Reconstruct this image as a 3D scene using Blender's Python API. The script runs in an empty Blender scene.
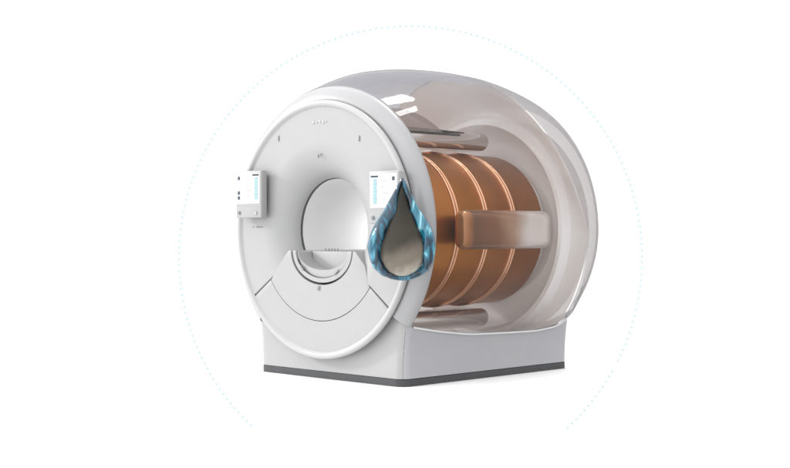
import bpy, bmesh, math, random
from mathutils import Vector, noise, Matrix
random.seed(4)
S = bpy.context.scene
C = S.collection
PI = math.pi
H = 1.1617                                   # height of the scanner's axis above the floor

def lerp(x, xs, ys):
    if x <= xs[0]: return ys[0]
    for i in range(len(xs) - 1):
        if x <= xs[i+1]:
            t = (x - xs[i]) / (xs[i+1] - xs[i]); return ys[i] + t * (ys[i+1] - ys[i])
    return ys[-1]
def smooth(x, xs, ys, w=.12):                # blurred piecewise-linear profile
    return sum(lerp(x + w*(k-3)/3, xs, ys) * c for k, c in enumerate((1, 2, 3, 4, 3, 2, 1))) / 16

# ------------------------------------------------------------ materials
def new_mat(name):
    m = bpy.data.materials.new(name); m.use_nodes = True
    nt = m.node_tree; nt.nodes.clear()
    o = nt.nodes.new('ShaderNodeOutputMaterial')
    return m, nt, o
def plastic(name, col, rough=.35, metal=0., coat=0., var=.03, bump=.0, spec=.5, scale=6):
    m, nt, o = new_mat(name)
    p = nt.nodes.new('ShaderNodeBsdfPrincipled')
    p.inputs['Roughness'].default_value = rough; p.inputs['Metallic'].default_value = metal
    p.inputs['Coat Weight'].default_value = coat; p.inputs['Coat Roughness'].default_value = .08
    p.inputs['Specular IOR Level'].default_value = spec
    tc = nt.nodes.new('ShaderNodeTexCoord'); nz = nt.nodes.new('ShaderNodeTexNoise')
    nz.inputs['Scale'].default_value = scale; nz.inputs['Detail'].default_value = 6
    nt.links.new(tc.outputs['Object'], nz.inputs['Vector'])
    r = nt.nodes.new('ShaderNodeValToRGB')
    r.color_ramp.elements[0].position = .3; r.color_ramp.elements[1].position = .7
    r.color_ramp.elements[0].color = [c*(1-var) for c in col] + [1]
    r.color_ramp.elements[1].color = [min(1, c*(1+var)) for c in col] + [1]
    nt.links.new(nz.outputs['Fac'], r.inputs['Fac']); nt.links.new(r.outputs['Color'], p.inputs['Base Color'])
    if bump:
        b = nt.nodes.new('ShaderNodeBump'); b.inputs['Strength'].default_value = bump; b.inputs['Distance'].default_value = .002
        n2 = nt.nodes.new('ShaderNodeTexNoise'); n2.inputs['Scale'].default_value = 220
        nt.links.new(tc.outputs['Object'], n2.inputs['Vector']); nt.links.new(n2.outputs['Fac'], b.inputs['Height'])
        nt.links.new(b.outputs['Normal'], p.inputs['Normal'])
    nt.links.new(p.outputs[0], o.inputs[0]); return m
def glassy(name, tint, body, lo, hi, rough=.06, blend=.35, gloss=0, pwr=1, spec=.5):
    """clear plastic wall: see-through face on, milkier where looked at edge on"""
    m, nt, o = new_mat(name)
    p = nt.nodes.new('ShaderNodeBsdfPrincipled'); p.inputs['Base Color'].default_value = (*body, 1); p.inputs['Specular IOR Level'].default_value = spec
    p.inputs['Roughness'].default_value = rough
    t = nt.nodes.new('ShaderNodeBsdfTransparent'); t.inputs[0].default_value = (*tint, 1)
    lw = nt.nodes.new('ShaderNodeLayerWeight'); lw.inputs['Blend'].default_value = blend
    mr = nt.nodes.new('ShaderNodeMapRange'); mr.inputs['To Min'].default_value = lo; mr.inputs['To Max'].default_value = hi
    pw = nt.nodes.new('ShaderNodeMath'); pw.operation = 'POWER'; pw.inputs[1].default_value = pwr
    nt.links.new(lw.outputs['Facing'], pw.inputs[0]); nt.links.new(pw.outputs[0], mr.inputs['Value'])
    mx = nt.nodes.new('ShaderNodeMixShader')
    nt.links.new(mr.outputs[0], mx.inputs[0]); nt.links.new(t.outputs[0], mx.inputs[1]); nt.links.new(p.outputs[0], mx.inputs[2])
    if gloss:
        g = nt.nodes.new('ShaderNodeBsdfGlossy'); g.inputs['Roughness'].default_value = .03; g.inputs['Color'].default_value = (1, 1, 1, 1)
        m2 = nt.nodes.new('ShaderNodeMixShader'); m2.inputs[0].default_value = gloss
        nt.links.new(mx.outputs[0], m2.inputs[1]); nt.links.new(g.outputs[0], m2.inputs[2]); mx = m2
    nt.links.new(mx.outputs[0], o.inputs[0]); return m
def glow(name, col, s):
    m, nt, o = new_mat(name); p = nt.nodes.new('ShaderNodeBsdfPrincipled')
    p.inputs['Base Color'].default_value = (*[c*.25 for c in col], 1); p.inputs['Roughness'].default_value = .25
    p.inputs['Emission Color'].default_value = (*col, 1); p.inputs['Emission Strength'].default_value = s
    nt.links.new(p.outputs[0], o.inputs[0]); return m

M = {}
M['white'] = plastic('white_paint', (.33, .33, .332), .38, var=.012, bump=.03)
M['rimwhite'] = plastic('glossy_white_trim', (.39, .39, .39), .25, var=.01)
M['silver'] = plastic('silver_grey_paint', (.335, .335, .352), .32, var=.015, bump=.04, coat=.2)
M['collar'] = plastic('collar_paint', (.315, .315, .322), .3, var=.012, coat=.25)
M['liner'] = plastic('bore_liner_plastic', (.62, .62, .62), .4, var=.01)
M['dark'] = plastic('dark_grey_rubber', (.042, .043, .046), .55, var=.1)
M['gap'] = plastic('dark_gap', (.06, .06, .065), .6)
M['copper'] = plastic('brushed_copper', (.40, .150, .030), .33, metal=.85, var=.12, spec=.2, bump=.05, scale=3)
M['band'] = plastic('polished_copper', (.80, .46, .28), .2, metal=.85, var=.05)
M['shell'] = glassy('smoky_clear_plastic', (.905, .90, .90), (.21, .21, .225), .01, .95, blend=.30, gloss=.018, pwr=2.0, spec=.0)
M['roof'] = glassy('lavender_clear_plastic', (.80, .80, .835), (.30, .30, .335), .25, .7, rough=.15, spec=.15)
M['trim'] = plastic('pale_trim', (.62, .62, .63), .25)
M['rear'] = glassy('milky_plastic', (.85, .83, .82), (.86, .83, .81), .7, .9, rough=.3)
M['reartint'] = glassy('beige_clear_plastic', (.86, .84, .835), (.42, .40, .395), .18, .7, rough=.15, spec=.15)
M['rear2'] = glassy('milky_plastic_pale', (.85, .83, .82), (.90, .88, .87), .85, .95, rough=.3)
M['caustic'] = glassy('brown_caustic_tint', (.72, .62, .56), (.16, .125, .11), .35, .8, rough=.12)
M['beam'] = glassy('clear_resin', (.95, .93, .92), (.70, .66, .65), .03, .95, rough=.05, blend=.38, gloss=.03, pwr=1.8)
M['dark_wedge'] = plastic('dark_wedge_plastic', (.02, .017, .018), .2)
M['core'] = plastic('copper_core', (.42, .17, .06), .2, metal=.8, var=.1)
M['screen'] = glow('lit_screen', (.92, .93, .95), .62)
M['teal'] = glow('screen_teal', (.45, .74, .78), .55)
M['screen_dark'] = glow('screen_dark', (.06, .10, .14), .4)
M['screen_grey'] = glow('screen_grey', (.62, .63, .66), .6)
M['button'] = plastic('grey_button', (.2, .2, .21), .4)
M['mark'] = plastic('pale_mark', (.37, .37, .372), .3)
M['markgrey'] = plastic('grey_mark', (.21, .21, .22), .4)
M['floor'] = plastic('white_floor', (.93, .93, .93), .6, var=.004, spec=.2)
M['dot'] = plastic('pale_blue_dots', (.56, .66, .67), .6, var=.02)

m, nt, o = new_mat('painted_copper_reflection')  # copper-to-cream fade paints reflection and refraction into the colour
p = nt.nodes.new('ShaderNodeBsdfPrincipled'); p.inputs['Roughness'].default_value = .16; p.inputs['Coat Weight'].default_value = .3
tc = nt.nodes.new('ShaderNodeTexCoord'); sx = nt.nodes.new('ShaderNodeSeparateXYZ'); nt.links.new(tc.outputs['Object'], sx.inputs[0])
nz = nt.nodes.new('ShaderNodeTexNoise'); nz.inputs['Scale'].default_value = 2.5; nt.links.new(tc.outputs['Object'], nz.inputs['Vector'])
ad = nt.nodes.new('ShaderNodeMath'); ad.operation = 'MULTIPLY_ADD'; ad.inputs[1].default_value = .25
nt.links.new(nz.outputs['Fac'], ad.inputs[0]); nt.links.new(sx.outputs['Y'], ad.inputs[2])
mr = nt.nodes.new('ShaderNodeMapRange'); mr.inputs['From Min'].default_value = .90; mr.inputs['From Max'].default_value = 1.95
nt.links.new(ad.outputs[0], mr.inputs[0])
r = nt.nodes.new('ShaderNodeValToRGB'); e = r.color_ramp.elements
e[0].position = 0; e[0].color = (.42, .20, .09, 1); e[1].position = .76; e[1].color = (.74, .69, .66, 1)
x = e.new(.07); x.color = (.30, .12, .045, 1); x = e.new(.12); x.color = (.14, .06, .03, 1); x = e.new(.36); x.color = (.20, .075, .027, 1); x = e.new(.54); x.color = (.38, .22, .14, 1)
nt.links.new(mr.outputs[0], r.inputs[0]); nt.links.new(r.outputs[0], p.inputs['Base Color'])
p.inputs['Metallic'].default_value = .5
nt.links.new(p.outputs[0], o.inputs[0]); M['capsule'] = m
M['palebar'] = plastic('polished_pale_metal', (.66, .62, .60), .14, metal=.8)

# ------------------------------------------------------------ object helpers
def link(name, bm, mat, parent=None, sm=True, loc=(0, 0, 0), rot=None, autos=35):
    bmesh.ops.recalc_face_normals(bm, faces=bm.faces)
    me = bpy.data.meshes.new(name); bm.to_mesh(me); bm.free()
    if sm:
        me.polygons.foreach_set('use_smooth', [True]*len(me.polygons))
        me.set_sharp_from_angle(angle=math.radians(autos))
    mats = mat if isinstance(mat, list) else [mat]
    for x in mats: me.materials.append(x)
    o = bpy.data.objects.new(name, me); C.objects.link(o); o.location = loc
    if rot: o.rotation_euler = rot
    if parent: o.parent = parent
    return o
def thing(name, label, cat, loc, rz=0, group=None):
    o = bpy.data.objects.new(name, None); C.objects.link(o); o.location = loc; o.rotation_euler = (0, 0, rz)
    o['label'] = label; o['category'] = cat
    if group: o['group'] = group
    o.empty_display_size = .2
    return o
def grid(bm, rows, closed_v=False, mi=0):
    """rows of points -> quads"""
    V = [[bm.verts.new(p) for p in r] for r in rows]
    n = len(V[0])
    for a, b in zip(V[:-1], V[1:]):
        for j in range(n if closed_v else n-1):
            k = (j+1) % n
            try: f = bm.faces.new((a[j], a[k], b[k], b[j])); f.material_index = mi
            except ValueError: pass
    return V
def lathe(prof, n=240, a0=0, a1=2*PI, kz=None):
    """prof: (r, y) about the scanner's axis"""
    bm = bmesh.new(); full = abs(a1-a0-2*PI) < 1e-6
    m = n if full else n+1
    rows = []
    for q in prof:
        r, y = q[0], q[1]; k = q[2] if len(q) > 2 else 1
        rows.append([(r*math.cos(a0+(a1-a0)*i/n), y, H + r*math.sin(a0+(a1-a0)*i/n)*(k if math.sin(a0+(a1-a0)*i/n) > 0 else 1)) for i in range(m)])
    grid(bm, rows, full); return bm
def box(bm, c, s, bev=0, seg=3, mi=0, rot=None):
    r = bmesh.ops.create_cube(bm, size=1)
    for v in r['verts']:
        v.co = Vector((v.co.x*s[0], v.co.y*s[1], v.co.z*s[2]))
    if rot: bmesh.ops.rotate(bm, verts=r['verts'], cent=(0, 0, 0), matrix=rot)
    bmesh.ops.translate(bm, verts=r['verts'], vec=c)
    es = list({e for v in r['verts'] for e in v.link_edges}); fs = {f for v in r['verts'] for f in v.link_faces}
    for f in fs: f.material_index = mi
    if bev: bmesh.ops.bevel(bm, geom=es, offset=bev, segments=seg, affect='EDGES', profile=.5)
def tube(bm, pts, r, n=8, closed=False):
    P = [Vector(p) for p in pts]; rows = []
    for i, p in enumerate(P):
        a = P[i-1] if (i or closed) else p; b = P[(i+1) % len(P)] if (i < len(P)-1 or closed) else p
        t = (b-a).normalized(); u = t.cross(Vector((.13, .3, .94))).normalized(); w = t.cross(u)
        rows.append([p + r*(math.cos(2*PI*j/n)*u + math.sin(2*PI*j/n)*w) for j in range(n)])
    if closed: rows.append(rows[0])
    grid(bm, rows, True)
    if closed: bmesh.ops.remove_doubles(bm, verts=bm.verts, dist=1e-6)
def plate(bm, poly, y0, y1, bev=0):
    """closed polygon of (x, z about the axis) from front y0 back to y1"""
    a = [bm.verts.new((x, y0, H+z)) for x, z in poly]; b = [bm.verts.new((x, y1, H+z)) for x, z in poly]
    f = bm.faces.new(a); bm.faces.new(b[::-1])
    n = len(poly)
    for i in range(n): bm.faces.new((a[i], b[i], b[(i+1) % n], a[(i+1) % n]))
    if bev:
        es = [e for e in f.edges]
        bmesh.ops.bevel(bm, geom=es, offset=bev, segments=2, affect='EDGES', profile=.5)
    bmesh.ops.triangulate(bm, faces=[g for g in bm.faces if len(g.verts) > 4])

# ------------------------------------------------------------ the scanner
sc = thing('mri_scanner', 'white MRI scanner cut open behind its round front to show the copper coil drum', 'MRI scanner', (0, 0, 0))
FY = .016                                       # depth of the flat round face (its rim stands proud at y = 0)
A0, A1 = math.radians(214.5), math.radians(322.5)
# front cover: bead rim, flat face, funnel into the bore, a step back where the lower panels sit
bm = bmesh.new()
prof = [(.965, .046), (.990, .044), (.999, .038), (1.001, .020), (.998, .008), (.990, .0), (.978, -.002), (.966, -.001), (.957, .005), (.950, .013), (.946, FY)]
rimp = prof; prof = [(.946, FY)]
link('rim_trim', lathe(rimp, 300), M['rimwhite'], sc, autos=50)
fl = [(.946 - .276*i/14, FY) for i in range(1, 15)]
fn = []
for i in range(1, 25):
    s = i/24; fn.append((.67 - .265*(1-(1-s)**1.5), FY + .165*s**1.8))
prof += fl + fn
n = 480; rows = []
for r, y in prof:
    row = []
    for i in range(n):
        a = 2*PI*i/n
        yy = y
        if A0-.006 < a < A1+.006 and .45 < r < .95: yy = max(y, FY+.035)
        row.append((r*math.cos(a), yy, H + r*math.sin(a)))
    rows.append(row)
grid(bm, rows, True)
link('front_cover', bm, M['white'], sc, autos=28)
# lower access panel: outer sector
def arc(r, a, b, k): return [(r*math.cos(a+(b-a)*i/k), r*math.sin(a+(b-a)*i/k)) for i in range(k+1)]
bm = bmesh.new(); plate(bm, arc(.947, A0+.004, A1-.004, 80) + arc(.709, A1-.005, A0+.005, 70), FY, FY+.03, .004)
link('lower_panel', bm, M['white'], sc, autos=30)
# apron around the table dock
cx0, zt, ca, cb = .02, -.165, .355, .262
cut = [(cx0 + ca*math.cos(t), zt + cb*math.sin(t)) for t in [-PI*i/48 for i in range(49)]]     # right end to left end
AR = [(.703*math.cos(a), .703*math.sin(a)) for a in [A1-.006 + (A0+.006-(A1-.006))*i/70 for i in range(71)]]
poly = [(.40, zt)] + [(.505, -.27)] + AR + [(-.47, -.27), (-.365, zt)] + cut[::-1]
bm = bmesh.new(); plate(bm, poly, FY-.001, FY+.33, .004)
link('dock_panel', bm, M['white'], sc, autos=30)
# patient table end in the dock
tb = [(cx0 + (ca-.018)*math.cos(-PI*i/48), zt + (cb-.018)*math.sin(-PI*i/48)) for i in range(49)]
ti = [(cx0 + (ca-.052)*math.cos(-PI*i/48), zt + (cb-.052)*math.sin(-PI*i/48)) for i in range(49)]
tc_ = [(cx0-.005 + (ca-.075)*math.cos(-PI*i/48), zt - .01 + (cb-.125)*math.sin(-PI*i/48)) for i in range(49)]
tab = bmesh.new()
plate(tab, tb + ti[::-1], FY+.004, 1.9, .003)
rim = link('table_cradle', tab, M['white'], sc, autos=30)
tab = bmesh.new()
ti2 = [(x*.985, z*.985-.001) for x, z in ti]
plate(tab, ti2 + tc_[::-1], FY+.02, 1.9, .003)
tt = link('patient_table', tab, M['white'], sc, autos=30)
bm = bmesh.new(); tube(bm, [(x, FY+.012, H+z) for x, z in [((a[0]+b[0])/2, (a[1]+b[1])/2) for a, b in zip(ti, ti2)]][5:-5], .0045)
link('seal_strip', bm, M['gap'], tt)
bm = bmesh.new(); plate(bm, [(cx0-.272, zt-.004), (cx0+.262, zt-.004)] + [(x*.97, z-.004) for x, z in tc_[4:-4]], .17, 1.9, .003)
link('table_top', bm, M['white'], tt)
for i in range(5):
    bm = bmesh.new(); box(bm, (-.115+.034*i, .19, H+zt+.004), (.009, .012, .03), .003, 2)
    link('pin', bm, M['button'], tt)
for ax in (-.205, .195):
    bm = bmesh.new(); box(bm, (ax, FY+.001, H-.298 if ax < 0 else H-.325), (.055, .012, .013), .003, 2, rot=Matrix.Rotation(math.radians(42 if ax < 0 else -38), 3, 'Y'))
    link('catch', bm, M['button'], rim)
bm = bmesh.new(); box(bm, (-.005, FY-.003, H-.452), (.030, .010, .034), .003, 2)
link('sensor', bm, M['button'], sc)
# bore
bm = lathe([(.405, .212), (.401, .199), (.397, .197), (.394, .205), (.392, 1.95), (.42, 2.05), (.56, 2.22)], 200)
link('bore_liner', bm, M['liner'], sc, autos=50)
bm = lathe([(.407, .190), (.409, .215), (.398, .220)], 200)
link('bore_seam', bm, M['markgrey'], sc)
# collar behind the front disc
CA0, CA1 = math.radians(-39.6), math.radians(223)
bm = lathe([(.90, .075), (.975, .062), (.988, .052), (1.000, .047), (1.015, .048), (1.037, .055), (1.062, .068), (1.084, .079), (1.100, .094), (1.111, .112), (1.117, .132), (1.114, .148), (1.07, .160), (.93, .165)], 300, CA0, CA1)
bm.verts.ensure_lookup_table()
ncp = len(bm.verts)//301                       # close the two ends of the collar
for k in (0, 300):
    f = bm.faces.new([bm.verts[q*301+k] for q in range(ncp)]); bmesh.ops.triangulate(bm, faces=[f]); bm.verts.ensure_lookup_table()
link('collar', bm, M['collar'], sc, autos=60)

# shell profile fitted to the outline
YS = [.11, .45, .8, 1.2, 1.6, 1.9, 2.1, 2.2, 2.24]
RS = [1.115, 1.252, 1.244, 1.223, 1.195, 1.15, 1.109, 1.063, .83]
RO = [1.115, 1.151, 1.178, 1.185, 1.189, 1.171, 1.101, 1.031, .93]        # radius that sets where the shell meets the base
KS = [1., 1.005, 1.051, 1.080, 1.091, 1.083, 1.073, 1.059, 1.039]
XB = .859
def sr(y): return smooth(y, YS, RS, min(.16, (y-.11)*.6, max(.02, (2.26-y)*.5)))
def zb(y): return math.sqrt(max(.01, (smooth(y, YS, RO, .10) if y > .2 else lerp(y, YS, RO))**2 - XB**2))
def kb(y): return zb(y)/math.sqrt(max(.01, sr(y)**2-XB**2))
def sk(y): return smooth(y, YS, KS, .16) if y > .2 else lerp(y, YS, KS)
def shell_rows(y0, y1, ny, na, f=1., a0=None, a1=None):
    rows = []
    for i in range(ny+1):
        y = y0 + (y1-y0)*i/ny; r = sr(y)*f; k = sk(y)
        ph = math.acos(min(1, XB/r)) if a0 is None else -a0
        s = -ph; e = PI+ph if a1 is None else a1
        rows.append([(r*math.cos(s+(e-s)*j/na), y, H + r*math.sin(s+(e-s)*j/na)*(k if math.sin(s+(e-s)*j/na) > 0 else kb(y))) for j in range(na+1)])
    return rows
YE = 2.225
bm = bmesh.new(); grid(bm, shell_rows(.135, YE, 90, 200))
shell = link('clear_shell', bm, M['shell'], sc, autos=80)
# rear cover closes the shell
bm = bmesh.new()
re = []
for q, (f, dy) in enumerate([(1.0, 0), (.985, .035), (.95, .055), (.85, .07), (.7, .075), (.5, .075), (.35, .07)]):
    r = sr(YE); k = sk(YE)
    re.append([(f*r*math.cos(t), YE+.003+dy, H + f*r*math.sin(t)*(k if math.sin(t) > 0 else 1)) for t in [2*PI*j/200 for j in range(200)]])
grid(bm, re, True); link('rear_cover', bm, M['rear'], sc, autos=60)
# stepped milky ring of the rear housing, seen through the shell
def ringpart(name, pr, mat, a0=-.72, a1=PI+.72):
    bm = lathe(pr, 220, a0, a1); return link(name, bm, mat, sc, autos=50)
bm = bmesh.new(); rows = []
for q in range(9):
    row = []; u = q/8
    for j in range(221):
        t = -PI/2 + 2*PI*j/220; sn = max(0, math.sin(t)); y0 = 1.93 - .45*sn**.9
        y = y0 + (1.945-y0)*u**1.3; k0 = sk(y0) if sn > 0 else kb(y0); k1 = 1.03 if sn > 0 else 1
        r = sr(y0)*.985*(1-u) + .955*u; k = k0*(1-u) + k1*u
        row.append((r*math.cos(t), y, H + r*math.sin(t)*k))
    rows.append(row)
grid(bm, rows); link('rear_ring', bm, M['rear'], sc, autos=60)
bm = bmesh.new(); rows = []
for j in range(201):
    t = -.70 + (PI+1.40)*j/200; sn = max(0, math.sin(t)); y0 = 1.935 - .45*sn**.9
    rows.append([(sr(y)*.994*math.cos(t), y, H + sr(y)*.994*math.sin(t)*(sk(y) if math.sin(t) > 0 else kb(y))) for y in [y0 + (2.2-y0)*q/16 for q in range(17)]])
grid(bm, rows); link('rear_tint_layer', bm, M['reartint'], sc, autos=80)  # added beige layer standing in for thicker refractive plastic of the shell
ringpart('rear_flange', [(.955, 1.945, 1.03), (.925, 1.86, 1.03), (.885, 1.865, 1.03), (.865, 1.92, 1.025), (.83, 2.03, 1.01), (.74, 2.07, 1), (.60, 2.08, 1), (.58, 2.08, 1)], M['rear2'], 0, 2*PI)
# brown panel added to imitate a caustic reflection inside the clear shell
bm = lathe([(.975, .165, 1.), (.985, .45, 1.0), (.985, .74, 1.0), (.975, .755, 1.0)], 120, math.radians(50), math.radians(130))
link('caustic_panel', bm, M['caustic'], sc, autos=50)
# added lavender layer under the shell top, imitating thicker refractive plastic
bm = bmesh.new(); rows = []
for j in range(121):
    t = math.radians(66) + math.radians(75)*j/120; row = []
    ye = 1.93 - .45*max(0, math.sin(t))**.9
    for i in range(31):
        y = .15 + (ye-.15)*i/30; r = sr(y)*.985; row.append((r*math.cos(t), y, H + r*math.sin(t)*sk(y)))
    rows.append(row)
grid(bm, rows); link('roof_tint_layer', bm, M['roof'], sc, autos=80)
# trim bead where shell meets base
for s in (1, -1):
    bm = bmesh.new(); tube(bm, [(s*(XB+.003), y, H - zb(y)) for y in [.165 + (YE-.165)*i/80 for i in range(81)]], .0075)
    link('shell_trim', bm, M['trim'], sc)

# base
BF, BB, BX, CR = .095, 2.065, .823, .085
def flare(z): return 1 + .046*max(0, min(1.25, (z/.46)))**2.2
def topz(x, y):
    ax = abs(x)
    if y < BF+.03 and ax < .80: return H - (.60 if ax < .76 else .60)
    return H - zb(max(.12, y)) - .004 + .03*max(0, 1-(y-.1)/.15)
def outline():
    """clockwise from the front centre to the right side and back"""
    fr = [(x, BF) for x in [i/16*(BX-CR) for i in range(17)]]
    co = [(BX-CR + CR*math.sin(t), BF+CR - CR*math.cos(t)) for t in [PI/2*i/10 for i in range(1, 11)]]
    si = [(BX, BF+CR + (BB-.05-BF-CR)*i/60) for i in range(1, 61)]
    cb_ = [(BX-.05 + .05*math.cos(t), BB-.05 + .05*math.sin(t)) for t in [PI/2*i/5 for i in range(1, 6)]]
    return fr, co, si, cb_
fr, co, si, cbk = outline()
def wall(pts, z0, nz, s=1, ztop=None, off=0):
    rows = []
    for k in range(nz+1):
        row = []
        for x, y in pts:
            zt_ = ztop if ztop else topz(x, y)
            z = z0 + (zt_-z0)*k/nz
            row.append((s*x*flare(z) + (off*s), y, z))
        rows.append(row)
    return rows
TK = .055
# front panel of the base, with radial top corners meeting the collar
bm = bmesh.new()
pts = [(-x, y) for x, y in fr[::-1]] + fr[1:]
pts = [(x, y) for x, y in pts]
ext = co[:5]
pts = [(-x, y) for x, y in ext[::-1]] + pts + ext
def ftop(x, y):
    ax = abs(x)
    return H - min(.78*ax*1.045, .70) if ax > .70 else H - .57
rows = []
for k in range(13):
    row = []
    for x, y in pts:
        z = TK+.003 + (ftop(x, y)-TK-.003)*k/12
        row.append((x*flare(z), y, z))
    rows.append(row)
grid(bm, rows); link('base_front_panel', bm, M['white'], sc, autos=50)
for s in (1, -1):
    bm = bmesh.new(); grid(bm, wall([(x+.002, y+.001) for x, y in co[4:]] + si + cbk, TK+.003, 16, s)); link('base_side_panel', bm, M['silver'], sc, autos=50)
bm = bmesh.new(); grid(bm, [[(-BX+.05, BB, TK+.003), (BX-.05, BB, TK+.003)], [(-BX+.05, BB, .36), (BX-.05, BB, .36)]]); link('base_back_panel', bm, M['silver'], sc)
bm = bmesh.new()
loop = fr[1:] + co + si + cbk; loop = loop + [(-x, y) for x, y in loop[::-1]]
loop = [(x*1.002, y) for x, y in loop]
rows = [[(x, y, .001) for x, y in loop], [(x, y, TK-.003) for x, y in loop], [(x*.995, y*.998+.003, TK) for x, y in loop], [(x*.9, .1+y*.9, TK+.002) for x, y in loop]]
grid(bm, rows, True); link('toe_kick', bm, M['dark'], sc, autos=40)
# inner tub floor (seen through the shell)
bm = bmesh.new(); rows = []
for i in range(31):
    y = .2 + 1.9*i/30
    rb = zb(y)
    rows.append([(-XB+.01, y, H-rb+.01), (-.6, y, H-rb-.10), (0, y, H-rb-.14), (.6, y, H-rb-.10), (XB-.01, y, H-rb+.01)])
grid(bm, rows); link('inner_tub', bm, M['rear2'], sc, autos=80)

# copper coil drum
CRR = .640
bm = lathe([(.45, .20), (CRR-.01, .20), (CRR, .21), (CRR, 1.965), (CRR-.006, 1.98), (CRR-.02, 1.985), (.45, 1.985)], 240)
drum = link('coil_drum', bm, M['copper'], sc, autos=40)
for y in (.56, .90, 1.25, 1.60):
    pr = [(CRR-.004, y-.032)]
    for i in range(9):
        t = PI*i/8; pr.append((CRR + .013*math.sin(t), y-.016 - .012*math.cos(t)))
    for i in range(9):
        t = PI*i/8; pr.append((CRR + .011*math.sin(t), y+.016 - .010*math.cos(t)))
    pr.append((CRR-.004, y+.028))
    bm = lathe(pr, 240); link('band', bm, M['band'], drum, autos=60)
# four beams round the drum, the side pair with copper reflection as colour
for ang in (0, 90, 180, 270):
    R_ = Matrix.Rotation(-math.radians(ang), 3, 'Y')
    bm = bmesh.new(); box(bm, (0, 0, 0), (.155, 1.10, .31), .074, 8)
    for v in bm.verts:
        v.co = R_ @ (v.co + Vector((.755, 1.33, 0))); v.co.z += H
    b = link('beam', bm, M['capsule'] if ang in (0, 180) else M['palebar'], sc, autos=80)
    if ang == 270:
        bm = bmesh.new(); tube(bm, [(.158, .35+1.15*q/20, H+.815) for q in range(21)], .019, 10)  # dark strip along the top beam, thinner towards the rear
        for v in bm.verts: v.co.z = H+.815 + (v.co.z-H-.815)*(1.25 - .9*max(0, (v.co.y-.35)/1.15)**2)
        link('dark_wedge', bm, M['dark_wedge'], b, autos=80)
# marks on the face: small clips, raised emblem strokes, caption strokes under the left panel
for x, z, h in ((-.482, .729, .045), (.447, .685, .045), (-.012, .572, .03)):
    bm = bmesh.new(); box(bm, (x, FY-.002, H+z), (.010, .010, h), .003, 2)
    if h < .04: box(bm, (x+.02, FY-.002, H+z+.008), (.03, .008, .010), .003, 2)
    link('clip', bm, M['markgrey'], sc)
for x, w, h in ((-.070, .028, .022), (-.030, .020, .014), (.008, .022, .020), (.046, .026, .024), (.080, .012, .022)):
    bm = bmesh.new(); box(bm, (x, FY-.001, H+.832+.004*math.sin(x*90)), (w, .005, h), .003, 2)
    link('emblem_stroke', bm, M['mark'], sc)

# wall-mounted control screens
def screen(x0, x1, z1, z0, flip):
    w, h = x1-x0, z1-z0; yc, d = -.050, .064; xm = (x0+x1)/2
    bm = bmesh.new(); box(bm, (xm, yc, H+(z0+z1)/2), (w, d, h), .010, 3)
    body = link('control_screen', bm, M['white'], sc, autos=40)
    bm = bmesh.new(); box(bm, (xm+.0, .012, H+(z0+z1)/2-.03), (w*.6, .06, h*.6), .008, 2)
    link('mount', bm, M['white'], body)
    yf = yc - d/2
    zs = z0 + h*.27
    bm = bmesh.new(); box(bm, (xm, yf-.0015, H+(zs+z1)/2-.004), (w*.90, .006, z1-zs-.028), .003, 2)
    disp = link('display', bm, M['screen'], body)
    if not flip:
        items = [('side_bar', .86, .50, .13, .72, 'teal'), ('header', .84, .93, .22, .05, 'screen_dark')]
        dots = [(.10, .84), (.10, .36), (.10, .20)]
    else:
        items = [('side_bar', .19, .48, .13, .74, 'teal'), ('header', .17, .91, .24, .05, 'screen_dark')]
        dots = [(.87, .84)]
    lines = [(.5, .78, .22), (.46, .6, .12), (.55, .42, .2), (.5, .25, .1)]
    X = lambda u: xm - w*.45 + w*.90*u
    Zs = lambda v: H+zs+.010 + (z1-zs-.028)*v
    for nm, u, v, a, b, mt in items:
        if nm == 'side_bar':
            bm = bmesh.new()
            for q in range(7): box(bm, (X(u), yf-.0065, Zs(v-b/2+b*(q+.5)/7)), (w*a*(.92 if q % 2 else .8), .003, (z1-zs)*b/8.6))
        else:
            bm = bmesh.new()
            for q in range(5): box(bm, (X(u)+(q-2)*w*.05, yf-.0065, Zs(v)), (w*.040, .003, .014))
        link(nm, bm, M[mt], disp, sm=False)
    for u, v, a in lines:
        bm = bmesh.new(); box(bm, (X(u), yf-.0055, Zs(v)), (w*a, .0016, .005)); link('text_line', bm, M['screen_grey'], disp, sm=False)
    for u, v in dots:
        bm = bmesh.new(); box(bm, (X(u), yf-.006, Zs(v)), (w*.085, .004, .028), .0015, 1); link('icon', bm, M['screen_dark'], disp)
    for u, v, s_ in ((.14, .40, .024), (.80, .38, .026)):
        bm = bmesh.new(); bmesh.ops.create_cone(bm, cap_ends=True, segments=24, radius1=s_*.62, radius2=s_*.55, depth=.012, matrix=Matrix.Translation((xm-w/2+w*u, yf-.004, H+z0+h*.27*v)) @ Matrix.Rotation(PI/2, 4, 'X'))
        link('knob', bm, M['button'] if u < .5 else M['mark'], body)
    bm = bmesh.new(); box(bm, (xm, yf-.0005, H+zs-.004), (w*.97, .003, .006)); link('seam', bm, M['screen_grey'], body, sm=False)
    return body
a = screen(-.905, -.585, .475, .095, False)
a['label'] = 'control screen overhanging the left rim of the round front'
b = screen(.650, .960, .43, .045, True)
b['label'] = 'control screen on the right, partly behind the water drop'
for i in range(7):
    if i == 1: continue
    bm = bmesh.new(); box(bm, (-.80+.018*i, FY-.0012, H+.022), (.011, .003, .010+.004*(i % 3 == 0))); link('caption_stroke', bm, M['markgrey'], sc, sm=False)

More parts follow.
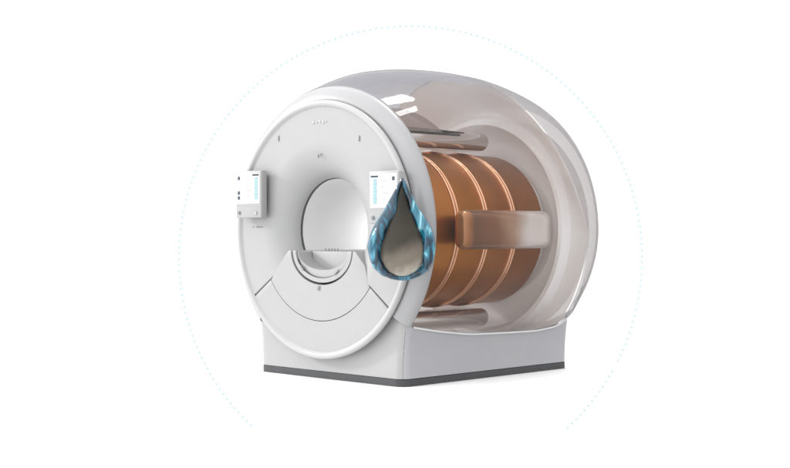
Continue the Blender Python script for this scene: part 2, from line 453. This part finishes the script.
# ------------------------------------------------------------ water drop
dr = thing('water_drop', 'large teardrop with crumpled glossy blue edge and brown inside with painted shading before the scanner', 'water drop', (1.077, -.17, H+.006), math.radians(44.7))
PX = 1/141.3
zs_ = [-51.5, -51.1, -50, -47, -41, -33, -19, -5, 9, 22, 36, 45, 51.5]
ow = [0, 5.5, 11, 19, 27, 32, 34.5, 32, 24.5, 16, 8.5, 4.5, .4]
iz = [-47.5, -47.2, -46, -43, -38, -31, -19, -5, 9, 22, 36, 44, 47]
iw = [0, 4, 8, 13, 17.5, 20.5, 21.5, 18, 12, 7, 3.5, 1.2, 0]
def contour(zz, ww, n):
    """right side bottom to top then left side down, evenly resampled"""
    P = []
    for i in range(n+1):
        t = i/n; c = (1-math.cos(t*PI))/2; z = zz[0] + (zz[-1]-zz[0])*(c*.92+t*.08)
        P.append((lerp(z, zz, ww) if i < 2 or i > n-2 else smooth(z, zz, ww, .3 if z < -44 else (1.2 if z < -36 else 3.5)), z))
    P[0] = (0, zz[0]); P[-1] = (0, zz[-1])
    return P
N_ = 90
oc = contour(zs_, ow, N_); ic = contour(iz, iw, N_)
full_o = oc + [(-x, z) for x, z in oc[-2:0:-1]]; full_i = ic + [(-x, z) for x, z in ic[-2:0:-1]]
bm = bmesh.new(); rows = []
NV = 36; n = len(full_o)
for i in range(n):
    o_ = Vector((full_o[i][0], 0, full_o[i][1]))*PX; q_ = Vector((full_i[i][0], 0, full_i[i][1]))*PX
    mid = (o_+q_)/2; hw = (o_-q_)/2; L = hw.length; dep = max(.012, min(.07, L*1.15))
    row = []
    for j in range(NV):
        t = 2*PI*j/NV
        p = mid + hw*math.cos(t) + Vector((0, -dep*math.sin(t), 0))
        d = (p-mid).normalized()
        f1 = noise.fractal(Vector((p.x*9, p.y*9, p.z*5)) + Vector((3, 1, 7)), 1.0, 2.0, 3)
        f2 = noise.noise(p*24.0 + Vector((9, 0, 2))); rd = 1-abs(noise.noise(Vector((p.x*11, p.y*11, p.z*4.5))))*2.4
        p = p + d*(.017*f1 + .002*f2 + .016*rd*1.25)*min(1, L/.03)*(1-.8*max(0, math.cos(t))**.6)
        row.append(p)
    rows.append(row)
rows.append(rows[0]); grid(bm, rows, True); bmesh.ops.remove_doubles(bm, verts=bm.verts, dist=1e-5)
m, nt, o = new_mat('crumpled_blue_film')
p = nt.nodes.new('ShaderNodeBsdfPrincipled'); p.inputs['Roughness'].default_value = .08; p.inputs['Coat Weight'].default_value = .6
tc = nt.nodes.new('ShaderNodeTexCoord'); nz = nt.nodes.new('ShaderNodeTexNoise'); nz.inputs['Scale'].default_value = 8; nz.inputs['Detail'].default_value = 5; nz.inputs['Distortion'].default_value = 1.6
mp = nt.nodes.new('ShaderNodeMapping'); mp.inputs['Scale'].default_value = (1.5, 1, .45)
nt.links.new(tc.outputs['Object'], mp.inputs[0]); nt.links.new(mp.outputs[0], nz.inputs['Vector'])
r = nt.nodes.new('ShaderNodeValToRGB'); e = r.color_ramp.elements
e[0].position = .36; e[0].color = (.001, .012, .024, 1); e[1].position = .70; e[1].color = (.32, .60, .68, 1)
x = e.new(.46); x.color = (.003, .045, .085, 1); x = e.new(.54); x.color = (.010, .125, .20, 1); x = e.new(.62); x.color = (.035, .25, .34, 1)
nt.links.new(nz.outputs['Fac'], r.inputs['Fac']); nt.links.new(r.outputs[0], p.inputs['Base Color'])
nt.links.new(p.outputs[0], o.inputs[0]); M['film'] = m
link('blue_edge', bm, m, dr, autos=180)
# inside: rounded body, dark-to-pale reflection shading painted into its colour
bm = bmesh.new(); rows = []
for x_, z in contour(iz, [w*1.06 for w in iw], 60):
    row = []
    for j in range(64):
        t = 2*PI*j/64; p = Vector((x_*math.cos(t), x_*math.sin(t)*.8, z))*PX
        f1 = noise.fractal(p*16, 1.0, 2.0, 4)*max(.15, min(1, (-20-z)/20))
        p = p + Vector((math.cos(t), math.sin(t), 0))*.010*f1
        row.append(p)
    rows.append(row)
grid(bm, rows, True)
m, nt, o = new_mat('painted_drop_shading')
p = nt.nodes.new('ShaderNodeBsdfPrincipled'); p.inputs['Roughness'].default_value = .35; p.inputs['Specular IOR Level'].default_value = .2
tc = nt.nodes.new('ShaderNodeTexCoord'); sx = nt.nodes.new('ShaderNodeSeparateXYZ'); nz = nt.nodes.new('ShaderNodeTexNoise')
nz.inputs['Scale'].default_value = 14; nz.inputs['Detail'].default_value = 7
nt.links.new(tc.outputs['Object'], sx.inputs[0]); nt.links.new(tc.outputs['Object'], nz.inputs['Vector'])
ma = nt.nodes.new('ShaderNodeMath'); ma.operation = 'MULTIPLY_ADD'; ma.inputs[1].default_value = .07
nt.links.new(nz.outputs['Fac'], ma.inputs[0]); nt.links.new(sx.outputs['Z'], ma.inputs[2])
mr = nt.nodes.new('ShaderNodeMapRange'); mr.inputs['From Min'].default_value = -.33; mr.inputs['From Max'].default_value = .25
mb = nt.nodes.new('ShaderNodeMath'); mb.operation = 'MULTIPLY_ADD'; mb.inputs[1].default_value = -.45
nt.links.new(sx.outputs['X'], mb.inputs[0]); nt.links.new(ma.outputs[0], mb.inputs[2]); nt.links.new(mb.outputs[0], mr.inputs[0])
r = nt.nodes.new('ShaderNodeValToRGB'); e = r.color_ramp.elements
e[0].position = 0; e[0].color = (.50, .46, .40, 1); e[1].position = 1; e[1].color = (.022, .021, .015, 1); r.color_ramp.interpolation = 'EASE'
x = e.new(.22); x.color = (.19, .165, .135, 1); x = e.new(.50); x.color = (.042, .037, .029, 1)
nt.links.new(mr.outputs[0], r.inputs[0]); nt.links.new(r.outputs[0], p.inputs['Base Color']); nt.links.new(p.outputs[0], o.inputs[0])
link('shaded_core', bm, m, dr, autos=180)

# ------------------------------------------------------------ setting
f_, yaw, pit = 1356.3, .7805, .0038
CP = Vector((7.7963, -7.0262, H+.0067))
F = Vector((-math.sin(yaw), math.cos(yaw), 0)); Rr = Vector((math.cos(yaw), math.sin(yaw), 0)); U = Vector((0, 0, 1))
def simple(name, vs, mat, label=None, cat=None):
    bm = bmesh.new(); bm.faces.new([bm.verts.new(v) for v in vs]); o = link(name, bm, mat, sm=False)
    return o
fo = simple('floor', [(-1.15, -.25, 0), (1.15, -.25, 0), (1.15, 2.6, 0), (-1.15, 2.6, 0)], M['floor']); fo['kind'] = 'structure'
WD = 15.0
wc = CP + F*WD
bk = simple('backdrop', [wc + Rr*x + U*z for x, z in ((-9, -5), (9, -5), (9, 7), (-9, 7))], M['floor']); bk['kind'] = 'structure'
rc = CP + F*(WD-.006) + Rr*((410.5-395)/f_*WD) + U*(-(258-229)/f_*WD)
rad = 231.5/f_*WD; rd = 1.45/f_*WD; ND = 242
bm = bmesh.new(); ta = math.asin(171/231.5)
grid(bm, [[((rad+q*rd*1.15)*math.cos(t), y_, (rad+q*rd*1.15)*math.sin(t)) for q, y_ in ((-1, .003), (-1, 0), (1, 0), (1, .003))] for t in [-ta + (PI+2*ta)*i/400 for i in range(401)]])
m, nt, o = new_mat('printed_dots'); p = nt.nodes.new('ShaderNodeBsdfPrincipled'); p.inputs['Roughness'].default_value = .6; p.inputs['Specular IOR Level'].default_value = .2
tc = nt.nodes.new('ShaderNodeTexCoord'); sx = nt.nodes.new('ShaderNodeSeparateXYZ'); nt.links.new(tc.outputs['Object'], sx.inputs[0])
def mth(op, a, b=None):
    k = nt.nodes.new('ShaderNodeMath'); k.operation = op
    for i, v in enumerate((a, b)):
        if v is None: continue
        if isinstance(v, (int, float)): k.inputs[i].default_value = v
        else: nt.links.new(v, k.inputs[i])
    return k.outputs[0]
an = mth('ARCTAN2', sx.outputs['Z'], sx.outputs['X'])
fr_ = mth('SUBTRACT', mth('FRACT', mth('ADD', mth('MULTIPLY', an, ND/(2*PI)), 500.25)), .5)
du = mth('MULTIPLY', fr_, 2*PI*rad/ND)
rr_ = mth('SQRT', mth('ADD', mth('MULTIPLY', sx.outputs['X'], sx.outputs['X']), mth('MULTIPLY', sx.outputs['Z'], sx.outputs['Z'])))
dv = mth('SUBTRACT', rr_, rad)
ds = mth('SQRT', mth('ADD', mth('MULTIPLY', du, du), mth('MULTIPLY', dv, dv)))
ins = mth('LESS_THAN', ds, rd)
mx = nt.nodes.new('ShaderNodeMix'); mx.data_type = 'RGBA'; nt.links.new(ins, mx.inputs['Factor'])
mx.inputs['A'].default_value = (.93, .93, .93, 1); mx.inputs['B'].default_value = (.50, .61, .64, 1)
nt.links.new(mx.outputs['Result'], p.inputs['Base Color']); nt.links.new(p.outputs[0], o.inputs[0])
o = link('dotted_circle', bm, m, loc=rc, rot=(0, 0, yaw), sm=False)
o['label'] = 'faint pale blue dotted circle on the white backdrop around the scanner, open at the bottom'; o['category'] = 'dotted circle'

# ------------------------------------------------------------ light
w = bpy.data.worlds.new('World'); S.world = w; w.use_nodes = True
nt = w.node_tree; bg = nt.nodes['Background']
tc = nt.nodes.new('ShaderNodeTexCoord'); vm = nt.nodes.new('ShaderNodeVectorMath'); vm.operation = 'DOT_PRODUCT'
L = Vector((-.68, -.58, .72)).normalized(); vm.inputs[1].default_value = L
nt.links.new(tc.outputs['Generated'], vm.inputs[0])
mr = nt.nodes.new('ShaderNodeMapRange'); mr.inputs['From Min'].default_value = -1; mr.inputs['From Max'].default_value = 1
mr.inputs['To Min'].default_value = .72; mr.inputs['To Max'].default_value = 2.35
nt.links.new(vm.outputs['Value'], mr.inputs[0]); nt.links.new(mr.outputs[0], bg.inputs['Strength']); bg.inputs['Color'].default_value = (1, 1, 1, 1)
l = bpy.data.lights.new('key_light', 'SUN'); l.energy = 1.9; l.angle = math.radians(7); l.color = (1, .99, .97)
lo = bpy.data.objects.new('key_light', l); C.objects.link(lo)
lo.rotation_euler = Vector((1.0, .50, -.45)).to_track_quat('-Z', 'Y').to_euler()

bl = bpy.data.lights.new('bore_fill_light', 'AREA'); bl.shape = 'DISK'; bl.size = .6; bl.energy = 25  # unseen disk lamp added deep in the bore to brighten its walls
bo = bpy.data.objects.new('bore_fill_light', bl); C.objects.link(bo); bo.location = (0, 1.92, H+.02); bo.rotation_euler = (-PI/2, 0, 0)
for nm, p, sx_, sy_, e_ in (('softbox', (.20, 1.09, H+3.78), .74, .34, 26), ('softbox', (.92, .90, H+3.80), .27, .24, 7)):
    al = bpy.data.lights.new(nm, 'AREA'); al.shape = 'RECTANGLE'; al.size = sx_; al.size_y = sy_; al.energy = e_
    ao = bpy.data.objects.new(nm, al); C.objects.link(ao); ao.location = p
    ao.rotation_euler = (Vector((.68, .22, H+.93))-Vector(p)).to_track_quat('-Z', 'Y').to_euler()
cam = bpy.data.cameras.new('camera'); co_ = bpy.data.objects.new('camera', cam); C.objects.link(co_)
cam.sensor_width = 36; cam.lens = f_/790*36; cam.clip_end = 100
co_.location = CP; co_.rotation_euler = (PI/2 - pit, 0, yaw); S.camera = co_
S.view_settings.view_transform = 'Standard'; S.view_settings.look = 'None'; S.view_settings.exposure = 0; S.view_settings.gamma = 1
S.cycles.transparent_max_bounces = 24
